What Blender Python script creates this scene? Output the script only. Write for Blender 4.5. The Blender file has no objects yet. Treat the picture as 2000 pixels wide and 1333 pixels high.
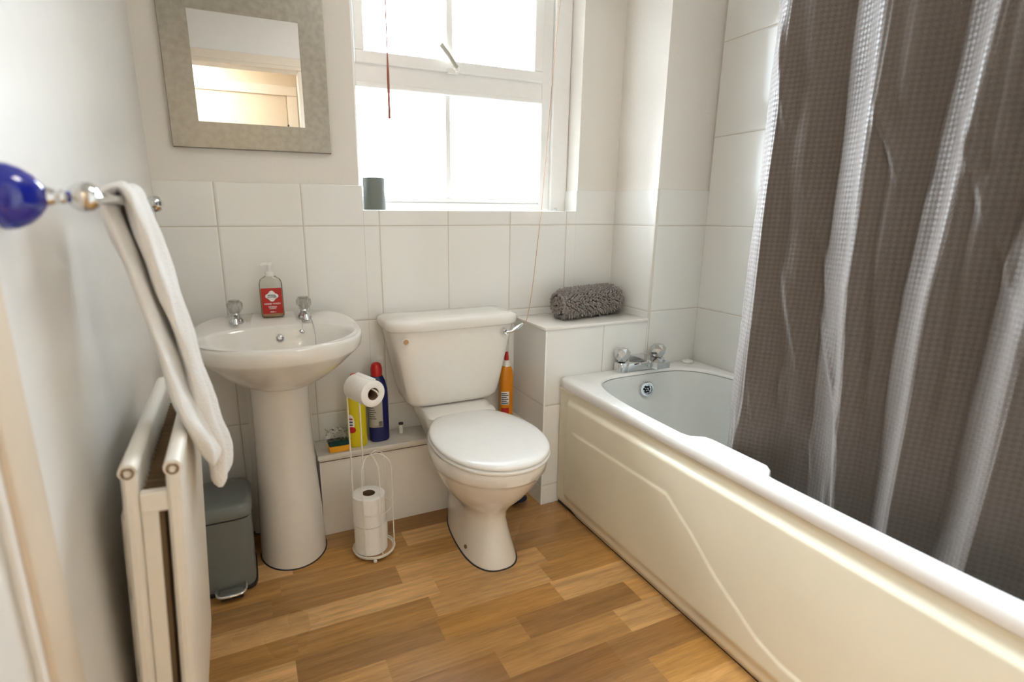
import bpy, bmesh, math, random
import mathutils
from mathutils import Vector, Matrix
from math import sin, cos, pi, radians
random.seed(7)
S = bpy.context.scene
COL = S.collection

# ---------------------------------------------------------------- camera
def cam_axes(yaw, pitch, roll):
    f = Vector((sin(yaw)*cos(pitch), cos(yaw)*cos(pitch), sin(pitch)))
    r = Vector((cos(yaw), -sin(yaw), 0)); u = r.cross(f)
    return r*cos(roll)+u*sin(roll), u*cos(roll)-r*sin(roll), f
cd = bpy.data.cameras.new('camera'); cam = bpy.data.objects.new('camera', cd); COL.objects.link(cam)
r_, u_, f_ = cam_axes(0.42054, -0.24548, 0.004405)
cam.matrix_world = Matrix(((r_.x, u_.x, -f_.x, .22343), (r_.y, u_.y, -f_.y, -1.88640), (r_.z, u_.z, -f_.z, 1.09673), (0, 0, 0, 1)))
cd.sensor_width = 36; cd.lens = 1050.855/2000*36
cd.shift_x = 50.56/2000; cd.shift_y = 14.43/2000
cd.clip_start = .02
cd.dof.use_dof = True; cd.dof.focus_distance = 1.95; cd.dof.aperture_fstop = 2.8
S.camera = cam

# ---------------------------------------------------------------- world, lamps, exposure
S.view_settings.view_transform = 'Standard'; S.view_settings.look = 'None'
S.view_settings.gamma = 1; S.view_settings.use_curve_mapping = False
S.view_settings.exposure = 0.88
w = bpy.data.worlds.new('World'); S.world = w; w.use_nodes = True
wt = w.node_tree; bg = wt.nodes['Background']; bg.inputs[0].default_value = (.84, .93, 1, 1)
# overcast sky, brightest in the hazy direction of the hidden sun (to the left of the window)
g_ = wt.nodes.new('ShaderNodeTexCoord'); dp = wt.nodes.new('ShaderNodeVectorMath'); dp.operation = 'DOT_PRODUCT'
dp.inputs[1].default_value = Vector((-.34, .70, .62)).normalized(); wt.links.new(g_.outputs['Generated'], dp.inputs[0])
m1 = wt.nodes.new('ShaderNodeMath'); m1.operation = 'MAXIMUM'; m1.inputs[1].default_value = 0; wt.links.new(dp.outputs['Value'], m1.inputs[0])
m2 = wt.nodes.new('ShaderNodeMath'); m2.operation = 'POWER'; m2.inputs[1].default_value = 5; wt.links.new(m1.outputs[0], m2.inputs[0])
m3 = wt.nodes.new('ShaderNodeMath'); m3.operation = 'MULTIPLY_ADD'; m3.inputs[1].default_value = 60; m3.inputs[2].default_value = 11; wt.links.new(m2.outputs[0], m3.inputs[0])
sz = wt.nodes.new('ShaderNodeSeparateXYZ'); wt.links.new(g_.outputs['Generated'], sz.inputs[0])
gm = wt.nodes.new('ShaderNodeMapRange'); gm.interpolation_type = 'SMOOTHSTEP'      # ground below the horizon is darker than the sky
for i_, v_ in enumerate((-.12, .0, .30, 1)): gm.inputs[i_+1].default_value = v_
wt.links.new(sz.outputs[2], gm.inputs[0])
m4 = wt.nodes.new('ShaderNodeMath'); m4.operation = 'MULTIPLY'; wt.links.new(m3.outputs[0], m4.inputs[0]); wt.links.new(gm.outputs[0], m4.inputs[1])
wt.links.new(m4.outputs[0], bg.inputs[1])

def area(name, loc, size, power, col, rot=(0, 0, 0), sy=None, portal=False):
    l = bpy.data.lights.new(name, 'AREA'); l.energy = power; l.color = col; l.size = size
    if sy: l.shape = 'RECTANGLE'; l.size_y = sy
    o = bpy.data.objects.new(name, l); COL.objects.link(o); o.location = loc; o.rotation_euler = rot
    if portal: l.cycles.is_portal = True
    return o
area('window_portal', (1.03, .2, 1.6), .86, 1, (1, 1, 1), (radians(-90), 0, 0), .99, portal=True)
area('hall_ceiling_lamp', (1.25, -2.5, 2.34), .35, .6, (1, .92, .82))
area('bathroom_fill_light', (.95, -1.25, 2.37), .4, 3.2, (1, .95, .88))  # added fill light below the ceiling, out of view, no fitting behind it

# ---------------------------------------------------------------- materials
def P(name, col, rough=.5, metal=0, bump=0, bscale=50, **kw):
    m = bpy.data.materials.new(name); m.use_nodes = True; nt = m.node_tree
    b = nt.nodes['Principled BSDF']
    b.inputs['Base Color'].default_value = (*col, 1); b.inputs['Roughness'].default_value = rough; b.inputs['Metallic'].default_value = metal
    for k, v in kw.items():
        b.inputs[k.replace('_', ' ')].default_value = v
    n = nt.nodes.new('ShaderNodeTexNoise'); n.inputs['Scale'].default_value = bscale
    n.inputs['Detail'].default_value = 3
    tc = nt.nodes.new('ShaderNodeTexCoord'); nt.links.new(tc.outputs['Object'], n.inputs['Vector'])
    if bump:
        bp = nt.nodes.new('ShaderNodeBump'); bp.inputs['Strength'].default_value = 1; bp.inputs['Distance'].default_value = bump
        nt.links.new(n.outputs['Fac'], bp.inputs['Height']); nt.links.new(bp.outputs['Normal'], b.inputs['Normal'])
    # slight procedural colour variation, part of the material itself
    mr = nt.nodes.new('ShaderNodeMapRange'); mr.inputs['To Min'].default_value = .97; mr.inputs['To Max'].default_value = 1.03
    nt.links.new(n.outputs['Fac'], mr.inputs['Value'])
    mx = nt.nodes.new('ShaderNodeMix'); mx.data_type = 'RGBA'; mx.blend_type = 'MULTIPLY'; mx.inputs['Factor'].default_value = 1
    mx.inputs['A'].default_value = (*col, 1); nt.links.new(mr.outputs[0], mx.inputs['B']); nt.links.new(mx.outputs['Result'], b.inputs['Base Color'])
    return m

def srgb(r, g, b):
    f = lambda c: (c/255/12.92) if c/255 <= .04045 else ((c/255+.055)/1.055)**2.4
    return (f(r), f(g), f(b))

class NT:
    def __init__(s, m): s.t = m.node_tree
    def n(s, t): return s.t.nodes.new(t)
    def val(s, x, inp):
        if hasattr(x, 'is_output'): s.t.links.new(x, inp)
        else: inp.default_value = x
    def math(s, op, a, b=0., c=0.):
        k = s.n('ShaderNodeMath'); k.operation = op
        for i, x in enumerate((a, b, c)): s.val(x, k.inputs[i])
        return k.outputs[0]
    def mapr(s, x, a, b, c, d, smooth=False):
        k = s.n('ShaderNodeMapRange')
        if smooth: k.interpolation_type = 'SMOOTHSTEP'
        for i, v in enumerate((x, a, b, c, d)): s.val(v, k.inputs[i])
        return k.outputs[0]
    def mix(s, f, a, b, mode='MIX'):
        k = s.n('ShaderNodeMix'); k.data_type = 'RGBA'; k.blend_type = mode
        for v, i in ((f, 'Factor'), (a, 'A'), (b, 'B')): s.val(v, k.inputs[i])
        return k.outputs['Result']
    def noise(s, vec, scale, detail=2):
        k = s.n('ShaderNodeTexNoise'); k.inputs['Scale'].default_value = scale; k.inputs['Detail'].default_value = detail
        s.t.links.new(vec, k.inputs['Vector']); return k.outputs['Fac']
    def comb(s, x, y, z):
        k = s.n('ShaderNodeCombineXYZ')
        for i, v in enumerate((x, y, z)): s.val(v, k.inputs[i])
        return k.outputs[0]

TW, TH, Z3 = .25, .3246, .0814
def tile_mat(name, axis, off, col=srgb(236, 235, 230), plain_v=False):
    m = bpy.data.materials.new(name); m.use_nodes = True; T = NT(m); b = m.node_tree.nodes['Principled BSDF']
    g = T.n('ShaderNodeNewGeometry'); sp = T.n('ShaderNodeSeparateXYZ'); T.t.links.new(g.outputs['Position'], sp.inputs[0])
    u = T.math('DIVIDE', T.math('SUBTRACT', sp.outputs[axis], off), TW)
    v = T.math('DIVIDE', T.math('SUBTRACT', sp.outputs[2], Z3), TH)
    du = T.math('MULTIPLY', T.math('PINGPONG', u, .5), TW); dv = T.math('MULTIPLY', T.math('PINGPONG', v, .5), TH)
    d = dv if plain_v else T.math('MINIMUM', du, dv)
    k = T.mapr(d, .0010, .0024, 0, 1, True)
    cell = T.n('ShaderNodeTexWhiteNoise'); cell.noise_dimensions = '2D'
    T.t.links.new(T.comb(T.math('FLOOR', u), T.math('FLOOR', v), 0), cell.inputs['Vector'])
    tint = T.mapr(cell.outputs['Value'], 0, 1, .97, 1.02)
    c = T.mix(k, (*srgb(202, 194, 181), 1), (*col, 1))
    mx = T.mix(1., c, tint, 'MULTIPLY'); T.t.links.new(mx, b.inputs['Base Color'])
    T.val(T.mapr(k, 0, 1, .7, .13), b.inputs['Roughness'])
    h = T.mapr(d, .001, .007, 0, 1, True)
    wv = T.math('MULTIPLY', T.noise(g.outputs['Position'], 9, 2), .9)
    bp = T.n('ShaderNodeBump'); bp.inputs['Distance'].default_value = .0012; bp.inputs['Strength'].default_value = .8
    T.val(T.math('ADD', h, wv), bp.inputs['Height']); T.t.links.new(bp.outputs[0], b.inputs['Normal'])
    return m

def wood_mat():
    m = bpy.data.materials.new('vinyl_planks'); m.use_nodes = True; T = NT(m); b = m.node_tree.nodes['Principled BSDF']
    g = T.n('ShaderNodeNewGeometry'); sp = T.n('ShaderNodeSeparateXYZ'); T.t.links.new(g.outputs['Position'], sp.inputs[0])
    x, y = sp.outputs[0], sp.outputs[1]
    PW = .0885
    row = T.math('FLOOR', T.math('DIVIDE', T.math('ADD', y, .045), PW))
    w1 = T.n('ShaderNodeTexWhiteNoise'); w1.noise_dimensions = '1D'; T.t.links.new(row, w1.inputs['W'])
    xs = T.math('DIVIDE', T.math('ADD', x, T.math('MULTIPLY', w1.outputs['Value'], 3.0)), .37)
    colm = T.math('FLOOR', xs)
    w2 = T.n('ShaderNodeTexWhiteNoise'); w2.noise_dimensions = '2D'; T.t.links.new(T.comb(row, colm, 0), w2.inputs['Vector'])
    rnd = w2.outputs['Value']
    cr = T.n('ShaderNodeValToRGB'); T.t.links.new(rnd, cr.inputs[0])
    e = cr.color_ramp.elements; e[0].color = (*srgb(150, 105, 52), 1); e[1].color = (*srgb(228, 182, 124), 1)
    for p, c in ((.3, (176, 134, 84)), (.55, (190, 140, 74)), (.8, (208, 162, 104))):
        k = e.new(p); k.color = (*srgb(*c), 1)
    off = T.math('MULTIPLY', rnd, 37.)
    gv = T.comb(T.math('ADD', T.math('MULTIPLY', x, 2.2), off), T.math('MULTIPLY', y, 34.), off)
    n1 = T.noise(gv, 1.6, 5)
    gv2 = T.comb(T.math('ADD', T.math('MULTIPLY', x, 9.), off), T.math('MULTIPLY', y, 160.), off)
    n2 = T.noise(gv2, 2.2, 4)
    gr = T.math('ADD', T.mapr(n1, .3, .7, .74, 1.16), T.mapr(n2, .3, .7, -.16, .12))
    c = T.mix(1., cr.outputs[0], gr, 'MULTIPLY')
    big = T.noise(g.outputs['Position'], 3.0, 2)
    T.t.links.new(c, b.inputs['Base Color'])
    T.val(T.mapr(big, .3, .7, .24, .38), b.inputs['Roughness'])
    bp = T.n('ShaderNodeBump'); bp.inputs['Distance'].default_value = .0004; bp.inputs['Strength'].default_value = .7
    T.t.links.new(n2, bp.inputs['Height']); T.t.links.new(bp.outputs[0], b.inputs['Normal'])
    return m

def curtain_mat():
    m = bpy.data.materials.new('curtain_waffle_fabric'); m.use_nodes = True; T = NT(m); b = m.node_tree.nodes['Principled BSDF']
    uv = T.n('ShaderNodeUVMap'); uv.uv_map = 'cloth'
    sp = T.n('ShaderNodeSeparateXYZ'); T.t.links.new(uv.outputs[0], sp.inputs[0])
    a = T.math('ADD', sp.outputs[0], sp.outputs[1]); d = T.math('SUBTRACT', sp.outputs[0], sp.outputs[1])
    s = T.math('MULTIPLY', T.math('SINE', T.math('MULTIPLY', a, 290.)), T.math('SINE', T.math('MULTIPLY', d, 290.)))
    k = T.mapr(s, -.25, .25, 0, 1, True)
    c = T.mix(k, (*srgb(87, 78, 71), 1), (*srgb(90, 81, 74), 1))
    T.t.links.new(c, b.inputs['Base Color'])
    T.val(T.mapr(k, 0, 1, .80, .50), b.inputs['Roughness'])
    b.inputs['Sheen Weight'].default_value = .25; b.inputs['Sheen Roughness'].default_value = .4
    b.inputs['Specular IOR Level'].default_value = .45
    weave = T.math('SINE', T.math('MULTIPLY', sp.outputs[1], 5200.))
    tc = T.n('ShaderNodeTexCoord')
    cr = T.noise(tc.outputs['Object'], 22, 3)
    h = T.math('ADD', k, T.math('MULTIPLY', weave, .06)); h = T.math('ADD', h, T.math('MULTIPLY', cr, .8))
    bp = T.n('ShaderNodeBump'); bp.inputs['Distance'].default_value = .0006; bp.inputs['Strength'].default_value = .7
    T.t.links.new(h, bp.inputs['Height']); T.t.links.new(bp.outputs[0], b.inputs['Normal'])
    return m

def steel_mat():
    m = bpy.data.materials.new('brushed_steel'); m.use_nodes = True; T = NT(m); b = m.node_tree.nodes['Principled BSDF']
    tc = T.n('ShaderNodeTexCoord'); n = T.noise(tc.outputs['Object'], 60, 6); n2 = T.noise(tc.outputs['Object'], 700, 2)
    T.t.links.new(T.mix(T.mapr(n, .3, .7, 0, 1), (*srgb(146, 142, 134), 1), (*srgb(164, 160, 151), 1)), b.inputs['Base Color'])
    b.inputs['Metallic'].default_value = 1
    T.val(T.mapr(n, .3, .7, .30, .42), b.inputs['Roughness'])
    bp = T.n('ShaderNodeBump'); bp.inputs['Distance'].default_value = .0001; T.t.links.new(n2, bp.inputs['Height']); T.t.links.new(bp.outputs[0], b.inputs['Normal'])
    return m

def thin_glass(name, col=(1, 1, 1), refl=.08):
    m = bpy.data.materials.new(name); m.use_nodes = True; T = NT(m); t = m.node_tree
    t.nodes.remove(t.nodes['Principled BSDF']); out = t.nodes['Material Output']
    tr = T.n('ShaderNodeBsdfTransparent'); tr.inputs[0].default_value = (*col, 1); gl = T.n('ShaderNodeBsdfGlossy'); gl.inputs['Roughness'].default_value = .02
    mx = T.n('ShaderNodeMixShader'); lw = T.n('ShaderNodeLayerWeight'); lw.inputs['Blend'].default_value = .25
    t.links.new(T.mapr(lw.outputs['Fresnel'], 0, 1, refl*.4, .9), mx.inputs[0]); t.links.new(tr.outputs[0], mx.inputs[1]); t.links.new(gl.outputs[0], mx.inputs[2]); t.links.new(mx.outputs[0], out.inputs[0])
    return m

M = dict(
    paint=P('wall_paint', srgb(232, 227, 219), .55, bump=.0003, bscale=120),
    satin=P('satin_wall_paint', srgb(236, 234, 229), .33, bump=.0005, bscale=25),
    ceil=P('ceiling_paint', srgb(238, 235, 229), .8),
    hall=P('hall_paint', srgb(206, 186, 158), .6),
    gloss=P('gloss_wood_paint', srgb(247, 246, 243), .3, bump=.0002, bscale=40),
    arch=P('aged_gloss_paint', srgb(228, 213, 192), .35, bump=.0002, bscale=40),
    china=P('white_china', srgb(236, 232, 225), .08, Coat_Weight=.5, Coat_Roughness=.03),
    seat=P('white_seat_plastic', srgb(243, 242, 239), .2),
    acryl=P('white_bath_acrylic', srgb(240, 239, 236), .16),
    tub=P('pale_grey_acrylic', srgb(226, 227, 223), .2),
    cream=P('cream_bath_panel', srgb(229, 220, 197), .28, bump=.0003, bscale=14),
    chrome=P('chrome', (.68, .69, .70), .06, 1),
    chrome_dull=P('dull_chrome', (.62, .63, .63), .22, 1),
    mirror=P('mirror_silver', (.93, .93, .92), .0, 1),
    steel=steel_mat(),
    blue=P('cobalt_blue_glass', (.002, .015, .42), .12, Coat_Weight=1.),
    towel=P('white_terry', srgb(247, 246, 243), .95, bump=.0030, bscale=330, Sheen_Weight=.3),
    rad=P('radiator_enamel', srgb(240, 234, 223), .35),
    fins=P('dusty_fins', srgb(140, 118, 92), .7),
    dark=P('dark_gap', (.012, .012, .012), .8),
    rubber=P('black_rubber', (.02, .02, .02), .5),
    bin=P('grey_bin_enamel', srgb(118, 122, 118), .28),
    wire=P('white_wire', srgb(238, 234, 224), .4),
    paper=P('tissue_paper', srgb(246, 244, 240), .95, bump=.0012, bscale=160),
    card=P('cardboard', srgb(120, 96, 70), .9),
    disc=P('tan_base_board', srgb(190, 150, 105), .6),
    yellow=P('yellow_plastic', srgb(214, 196, 20), .3),
    navy=P('navy_plastic', srgb(14, 26, 88), .25),
    orange=P('orange_plastic', srgb(226, 140, 20), .3),
    red=P('red_plastic', srgb(186, 24, 24), .35),
    white=P('white_plastic', srgb(240, 238, 232), .35),
    greylabel=P('silver_label', srgb(176, 172, 160), .4),
    lab_red=P('red_label', srgb(178, 22, 18), .4),
    lab_white=P('white_label', srgb(240, 238, 234), .5),
    ink=P('ink', srgb(60, 66, 80), .6),
    liquid=P('peach_liquid', srgb(236, 186, 130), .1, Transmission_Weight=.5, IOR=1.33),
    clear=thin_glass('clear_plastic', (.96, .96, .94), .12),
    pane=thin_glass('window_glass', (.98, .99, 1), .08),
    acr=P('clear_faceted_acrylic', srgb(225, 222, 215), .06, Transmission_Weight=.75, IOR=1.49),
    sponge=P('yellow_sponge', srgb(244, 172, 44), .95, bump=.002, bscale=260),
    scour=P('green_scourer', srgb(26, 66, 58), .95, bump=.002, bscale=400),
    pot=P('grey_ceramic', srgb(118, 124, 120), .45, bump=.0006, bscale=300),
    cord=P('tan_cord', srgb(186, 136, 96), .8),
    rod=P('brown_pull', srgb(160, 96, 72), .5),
    cloth=P('navy_cloth', srgb(24, 30, 52), .95, bump=.003, bscale=90),
    stone=P('white_ledge_board', srgb(222, 217, 206), .25),
    boxing=P('boxing_paint', srgb(236, 231, 222), .3),
    wood=wood_mat(), curtain=curtain_mat(),
    tile_x=tile_mat('wall_tiles_back', 0, .1609), tile_y=tile_mat('wall_tiles_right', 1, -.2605, plain_v=True),
    tile_nib=tile_mat('wall_tiles_nib', 0, 1.6488), tile_ledge=tile_mat('wall_tiles_ledge', 0, 1.186), tile_ns=tile_mat('wall_tiles_nib_side', 1, 0., plain_v=True),
    rust=P('brown_grime', srgb(92, 66, 42), .9),
)
def mat_pile():
    m = P('grey_chenille', srgb(142, 134, 130), .95, Sheen_Weight=.25); return m
M['pile'] = mat_pile()

# ---------------------------------------------------------------- mesh helpers
def wl(o):
    v = Vector((0, 0, 0))
    while o: v += o.location; o = o.parent
    return v
def link(name, me, mat, parent=None, smooth=True, ang=35):
    o = bpy.data.objects.new(name, me); COL.objects.link(o)
    if parent is not None:
        d = wl(parent); me.transform(Matrix.Translation(-d)); o.parent = parent
    for mm in (mat if isinstance(mat, (list, tuple)) else [mat]): me.materials.append(mm)
    if smooth:
        for p in me.polygons: p.use_smooth = True
        me.set_sharp_from_angle(angle=radians(ang))
    return o
def mk(name, vs, fs, mat, parent=None, smooth=True, ang=35, fix=True):
    me = bpy.data.meshes.new(name); me.from_pydata([tuple(v) for v in vs], [], fs)
    if fix:
        bm = bmesh.new(); bm.from_mesh(me); bmesh.ops.remove_doubles(bm, verts=bm.verts, dist=1e-6)
        bmesh.ops.recalc_face_normals(bm, faces=bm.faces); bm.to_mesh(me); bm.free()
    me.update(); return link(name, me, mat, parent, smooth, ang)
class G:      # geometry collector -> ONE mesh
    def __init__(s): s.v = []; s.f = []
    def add(s, vs, fs): n = len(s.v); s.v += [Vector(a) for a in vs]; s.f += [tuple(i+n for i in f) for f in fs]; return s
    def box(s, a, b, bev=0, seg=2):
        bm = bmesh.new(); bmesh.ops.create_cube(bm, size=1)
        for v in bm.verts: v.co = Vector([(a[i]+b[i])/2+v.co[i]*(b[i]-a[i]) for i in range(3)])
        if bev: bmesh.ops.bevel(bm, geom=bm.edges[:], offset=bev, segments=seg, profile=.5, affect='EDGES')
        bm.verts.index_update(); s.add([v.co.copy() for v in bm.verts], [[v.index for v in f.verts] for f in bm.faces]); bm.free(); return s
    def loft(s, rings, c0=True, c1=True):
        n = len(rings[0]); vs = [p for r in rings for p in r]; fs = []
        for i in range(len(rings)-1):
            for j in range(n):
                k = (j+1) % n; fs.append((i*n+j, i*n+k, (i+1)*n+k, (i+1)*n+j))
        if c0: fs.append(tuple(range(n))[::-1])
        if c1: fs.append(tuple((len(rings)-1)*n+j for j in range(n)))
        return s.add(vs, fs)
    def lathe(s, prof, o, axis=(0, 0, 1), n=32, c0=True, c1=True):
        ax = Vector(axis).normalized(); t = Vector((1, 0, 0)) if abs(ax.x) < .9 else Vector((0, 1, 0))
        e1 = ax.cross(t).normalized(); e2 = ax.cross(e1); o = Vector(o)
        return s.loft([[o+ax*h+e1*(max(r, 1e-4)*cos(2*pi*j/n))+e2*(max(r, 1e-4)*sin(2*pi*j/n)) for j in range(n)] for r, h in prof], c0, c1)
    def tube(s, pts, r, n=8):
        pts = [Vector(p) for p in pts]; rings = []; up = None
        for i, p in enumerate(pts):
            d = (pts[min(i+1, len(pts)-1)]-pts[max(i-1, 0)]).normalized()
            if up is None: up = d.orthogonal().normalized()
            up = (up-d*up.dot(d)).normalized(); sd = d.cross(up)
            rr = r[i] if isinstance(r, (list, tuple)) else r
            rings.append([p+up*(rr*cos(2*pi*j/n))+sd*(rr*sin(2*pi*j/n)) for j in range(n)])
        return s.loft(rings)
    def make(s, name, mat, parent=None, smooth=True, ang=35): return mk(name, s.v, s.f, mat, parent, smooth, ang)
def sq(cx, cy, a, b, n, z, N=64, nb=None, ab=None, bb=None):
    # superellipse outline; nb/ab/bb = exponent / half width / length for the +y (wall) half
    out = []
    for j in range(N):
        t = 2*pi*j/N; c, s = cos(t), sin(t); e = n
        A, B = a, b
        if s > 0:
            e = nb or n; B = bb if bb is not None else b
        r = (abs(c)**e+abs(s)**e)**(-1/e)
        x = A*r*c
        if s > 0 and ab is not None: x *= 1-(1-ab/a)*min(1, r*s)**1.5
        out.append(Vector((cx+x, cy+B*r*s, z)))
    return out
def catmull(P_, k=8):
    P_ = [Vector(p) for p in P_]; Q = [P_[0]*2-P_[1]]+P_+[P_[-1]*2-P_[-2]]; out = []
    for i in range(1, len(Q)-2):
        for j in range(k):
            t = j/k; a, b, c, d = Q[i-1:i+3]
            out.append(.5*((2*b)+(c-a)*t+(2*a-5*b+4*c-d)*t*t+(3*b-a-3*c+d)*t**3))
    return out+[P_[-1]]
def thing(name, label, cat, loc=(0, 0, 0), group=None):
    o = bpy.data.objects.new(name, None); COL.objects.link(o); o.location = loc; o.empty_display_size = .05
    return tag(o, label, cat, group)
def tag(o, label, cat, group=None, kind=None):
    o['label'] = label; o['category'] = cat
    if group: o['group'] = group
    if kind: o['kind'] = kind
    return o
def struct(o): o['kind'] = 'structure'; return o
def sempty(name, loc=(0, 0, 0)):
    o = bpy.data.objects.new(name, None); COL.objects.link(o); o.location = loc; return struct(o)
def text(name, s, size, loc, mat, parent, rx=90, rz=0, ext=.00015, align='CENTER', bold=.0):
    c = bpy.data.curves.new('t', 'FONT'); c.body = s; c.size = size; c.extrude = ext; c.align_x = align; c.align_y = 'CENTER'; c.offset = bold; c.resolution_u = 3
    o = bpy.data.objects.new('t', c); COL.objects.link(o); bpy.context.view_layer.update()
    me = bpy.data.meshes.new_from_object(o); bpy.data.objects.remove(o)
    me.transform(Matrix.Translation(loc) @ Matrix.Rotation(radians(rz), 4, 'Z') @ Matrix.Rotation(radians(rx), 4, 'X'))
    me.materials.clear()
    return link(name, me, mat, parent, False)

XW, XN, DN, ZT, ZC = 1.90, 1.6488, .252, 1.1867, 2.42
TT = .008
# window opening
WX0, WX1, WZ0, WZ1 = .598, 1.462, 1.107, 2.15

# ================================================================ STRUCTURE
struct(G().box((-.1, -3.4, -.05), (2.1, .3, 0)).make('floor', M['wood'], smooth=False))
struct(G().box((-.15, -3.5, ZC), (2.1, .35, ZC+.08)).make('ceiling', M['ceil'], smooth=False))
struct(G().box((-.12, -2.0, 0), (0, .3, ZC)).make('wall_left', M['satin'], smooth=False))
wb = G()
for a, b in (((0, 0, 0), (WX0, .3, ZC)), ((WX1, 0, 0), (XW, .3, ZC)), ((WX0, 0, 0), (WX1, .3, WZ0-.012)), ((WX0, 0, WZ1), (WX1, .3, ZC))): wb.box(a, b)
wback = struct(wb.make('wall_back', M['paint'], smooth=False))
# tiles on the back wall (8 mm thick slab with a step down round the window)
tl = G(); Y0, Y1 = -TT, 0
tl.box((0, Y0, 0), (WX0+.010, Y1, ZT), .0015); tl.box((WX1-.008, Y0, 0), (XN, Y1, ZT), .0015); tl.box((WX0+.010, Y0, 0), (WX1-.008, Y1, WZ0))
tiles = tl.make('tiles', M['tile_x'], wback, False)
# tile upstands returning into the reveal and tiled cill
G().box((WX0, 0, WZ0-.012), (WX1, .085, WZ0)).make('tiled_sill', M['tile_ns'], wback, False)
G().box((WX0, 0, WZ0), (WX0+.010, .02, ZT), .001).box((WX1-.008, 0, WZ0), (WX1, .078, ZT), .001).make('reveal_tiles', M['tile_ns'], wback, False)
# nib (boxed-in corner)
nib = struct(G().box((XN, -DN, 0), (XW, 0, ZC)).make('wall_nib', M['paint'], smooth=False))
G().box((XN, -DN-TT, 0), (XW, -DN, ZT), .0015).make('front_tiles', M['tile_nib'], nib, False)
G().box((XN-TT, -DN-TT, 0), (XN, -TT, ZT), .0015).make('side_tiles', M['tile_ns'], nib, False)
G().box((XN-TT-.001, -DN-TT-.001, .70), (XN+.003, -DN-TT+.003, ZT+.001), .0008).make('corner_trim', M['stone'], nib, False)
wr = struct(G().box((XW, -2.0, 0), (XW+.12, .3, ZC)).make('wall_right', M['paint'], smooth=False))
G().box((XW-TT, -1.95, .40), (XW, -DN-TT, ZC-.05), .0015).make('tiles', M['tile_y'], wr, False)
# front wall (behind the camera) with the doorway, hall beyond; seen in the mirror
DX0, DX1, DZ = .02, .645, 1.955
fw = G().box((-.12, -2.1, 0), (DX0, -2.0, ZC)).box((DX1, -2.1, 0), (2.02, -2.0, ZC)).box((DX0, -2.1, DZ), (DX1, -2.0, ZC))
struct(fw.make('wall_front', M['paint'], smooth=False))
t = sempty('trim_1', (.33, -2.0, 0))
G().box((DX0-.0, -2.0, DZ+.0), (DX1+.07, -1.982, DZ+.022), .003).box((DX0, -1.99, DZ+.022), (DX1+.07, -1.984, DZ+.07), .003).make('head_casing', M['arch'], t, False)
G().box((DX1, -2.0, 0), (DX1+.07, -1.984, DZ), .003).make('side_casing', M['arch'], t, False)
struct(G().box((-.5, -3.16, 0), (2.02, -3.06, ZC)).make('wall_hall', M['hall'], smooth=False))
struct(G().box((-.6, -3.1, 0), (-.5, -2.1, ZC)).make('wall_hall_left', M['hall'], smooth=False))
struct(G().box((2.02, -3.1, 0), (2.1, -2.0, ZC)).make('wall_hall_right', M['hall'], smooth=False))
struct(G().box((-.62, -2.12, 0), (-.12, -2.02, ZC)).make('wall_hall_front', M['hall'], smooth=False))
d2 = sempty('door_2', (.2, -3.06, 0))
G().box((-.13, -3.055, 0), (.655, -3.045, 2.0), .002).make('leaf', M['hall'], d2, False)
G().box((.66, -3.06, 0), (.74, -3.035, 1.999), .004).box((-.21, -3.06, 2.0), (.74, -3.035, 2.07), .004).box((-.21, -3.06, 0), (-.135, -3.035, 1.999), .004).make('door_frame', M['arch'], d2, False)
G().lathe([(.004, 0), (.004, .02), (.008, .024), (.008, .03), (0, .033)], (.655, -3.045, 1.775), (0, 1, 0), 16).make('coat_hook', M['rubber'], d2)
# architrave strip on the left wall near the camera
t2 = sempty('trim_2', (0, -1.24, 0))
G().box((0, -1.305, 0), (.012, -1.232, 2.02), .005, 3).make('board', M['arch'], t2)
G().box((0, -1.318, 0), (.007, -1.305, 2.02), .002, 2).make('bead', M['gloss'], t2)

# low boxing behind toilet
lb = sempty('trim_3', (.78, -.07, 0))
G().box((.392, -.134, 0), (1.186-.002, -TT-.001, .288)).make('boxing_front', M['boxing'], lb, False)
G().box((.386, -.146, .288), (1.186-.002, -TT-.001, .304), .003).make('boxing_top', M['stone'], lb, False)
G().box((.392, -.1355, .2765), (1.15, -.1340, .2785)).make('boxing_joint', M['rust'], lb, False)
# high boxing (mat ledge)
hb = sempty('trim_4', (1.42, -.13, 0))
hb_f = G().box((1.186, -DN, 0), (XN-TT-.0005, -TT-.0005, .690)).make('boxing', [M['tile_ns']], hb, False)
G().box((1.186, -DN-TT, 0), (XN-TT-.001, -DN-.0002, .692), .0015).make('front_tiles', M['tile_ledge'], hb, False)
G().box((1.184, -DN-TT-.001, 0), (1.190, -DN-TT+.004, .694), .001).make('corner_trim', M['gloss'], hb, False)
G().box((1.178, -DN-TT-.006, .692), (XN-TT-.001, -TT-.0005, .704), .003, 2).make('ledge_top', M['china'], hb)
# left bottom: pipe boxing / skirting strip at wall
struct(G().box((0.002, -TT-.012, 0), (.16, -TT-.0005, .06), .003).make('baseboard_back', M['gloss'], smooth=False))

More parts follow.
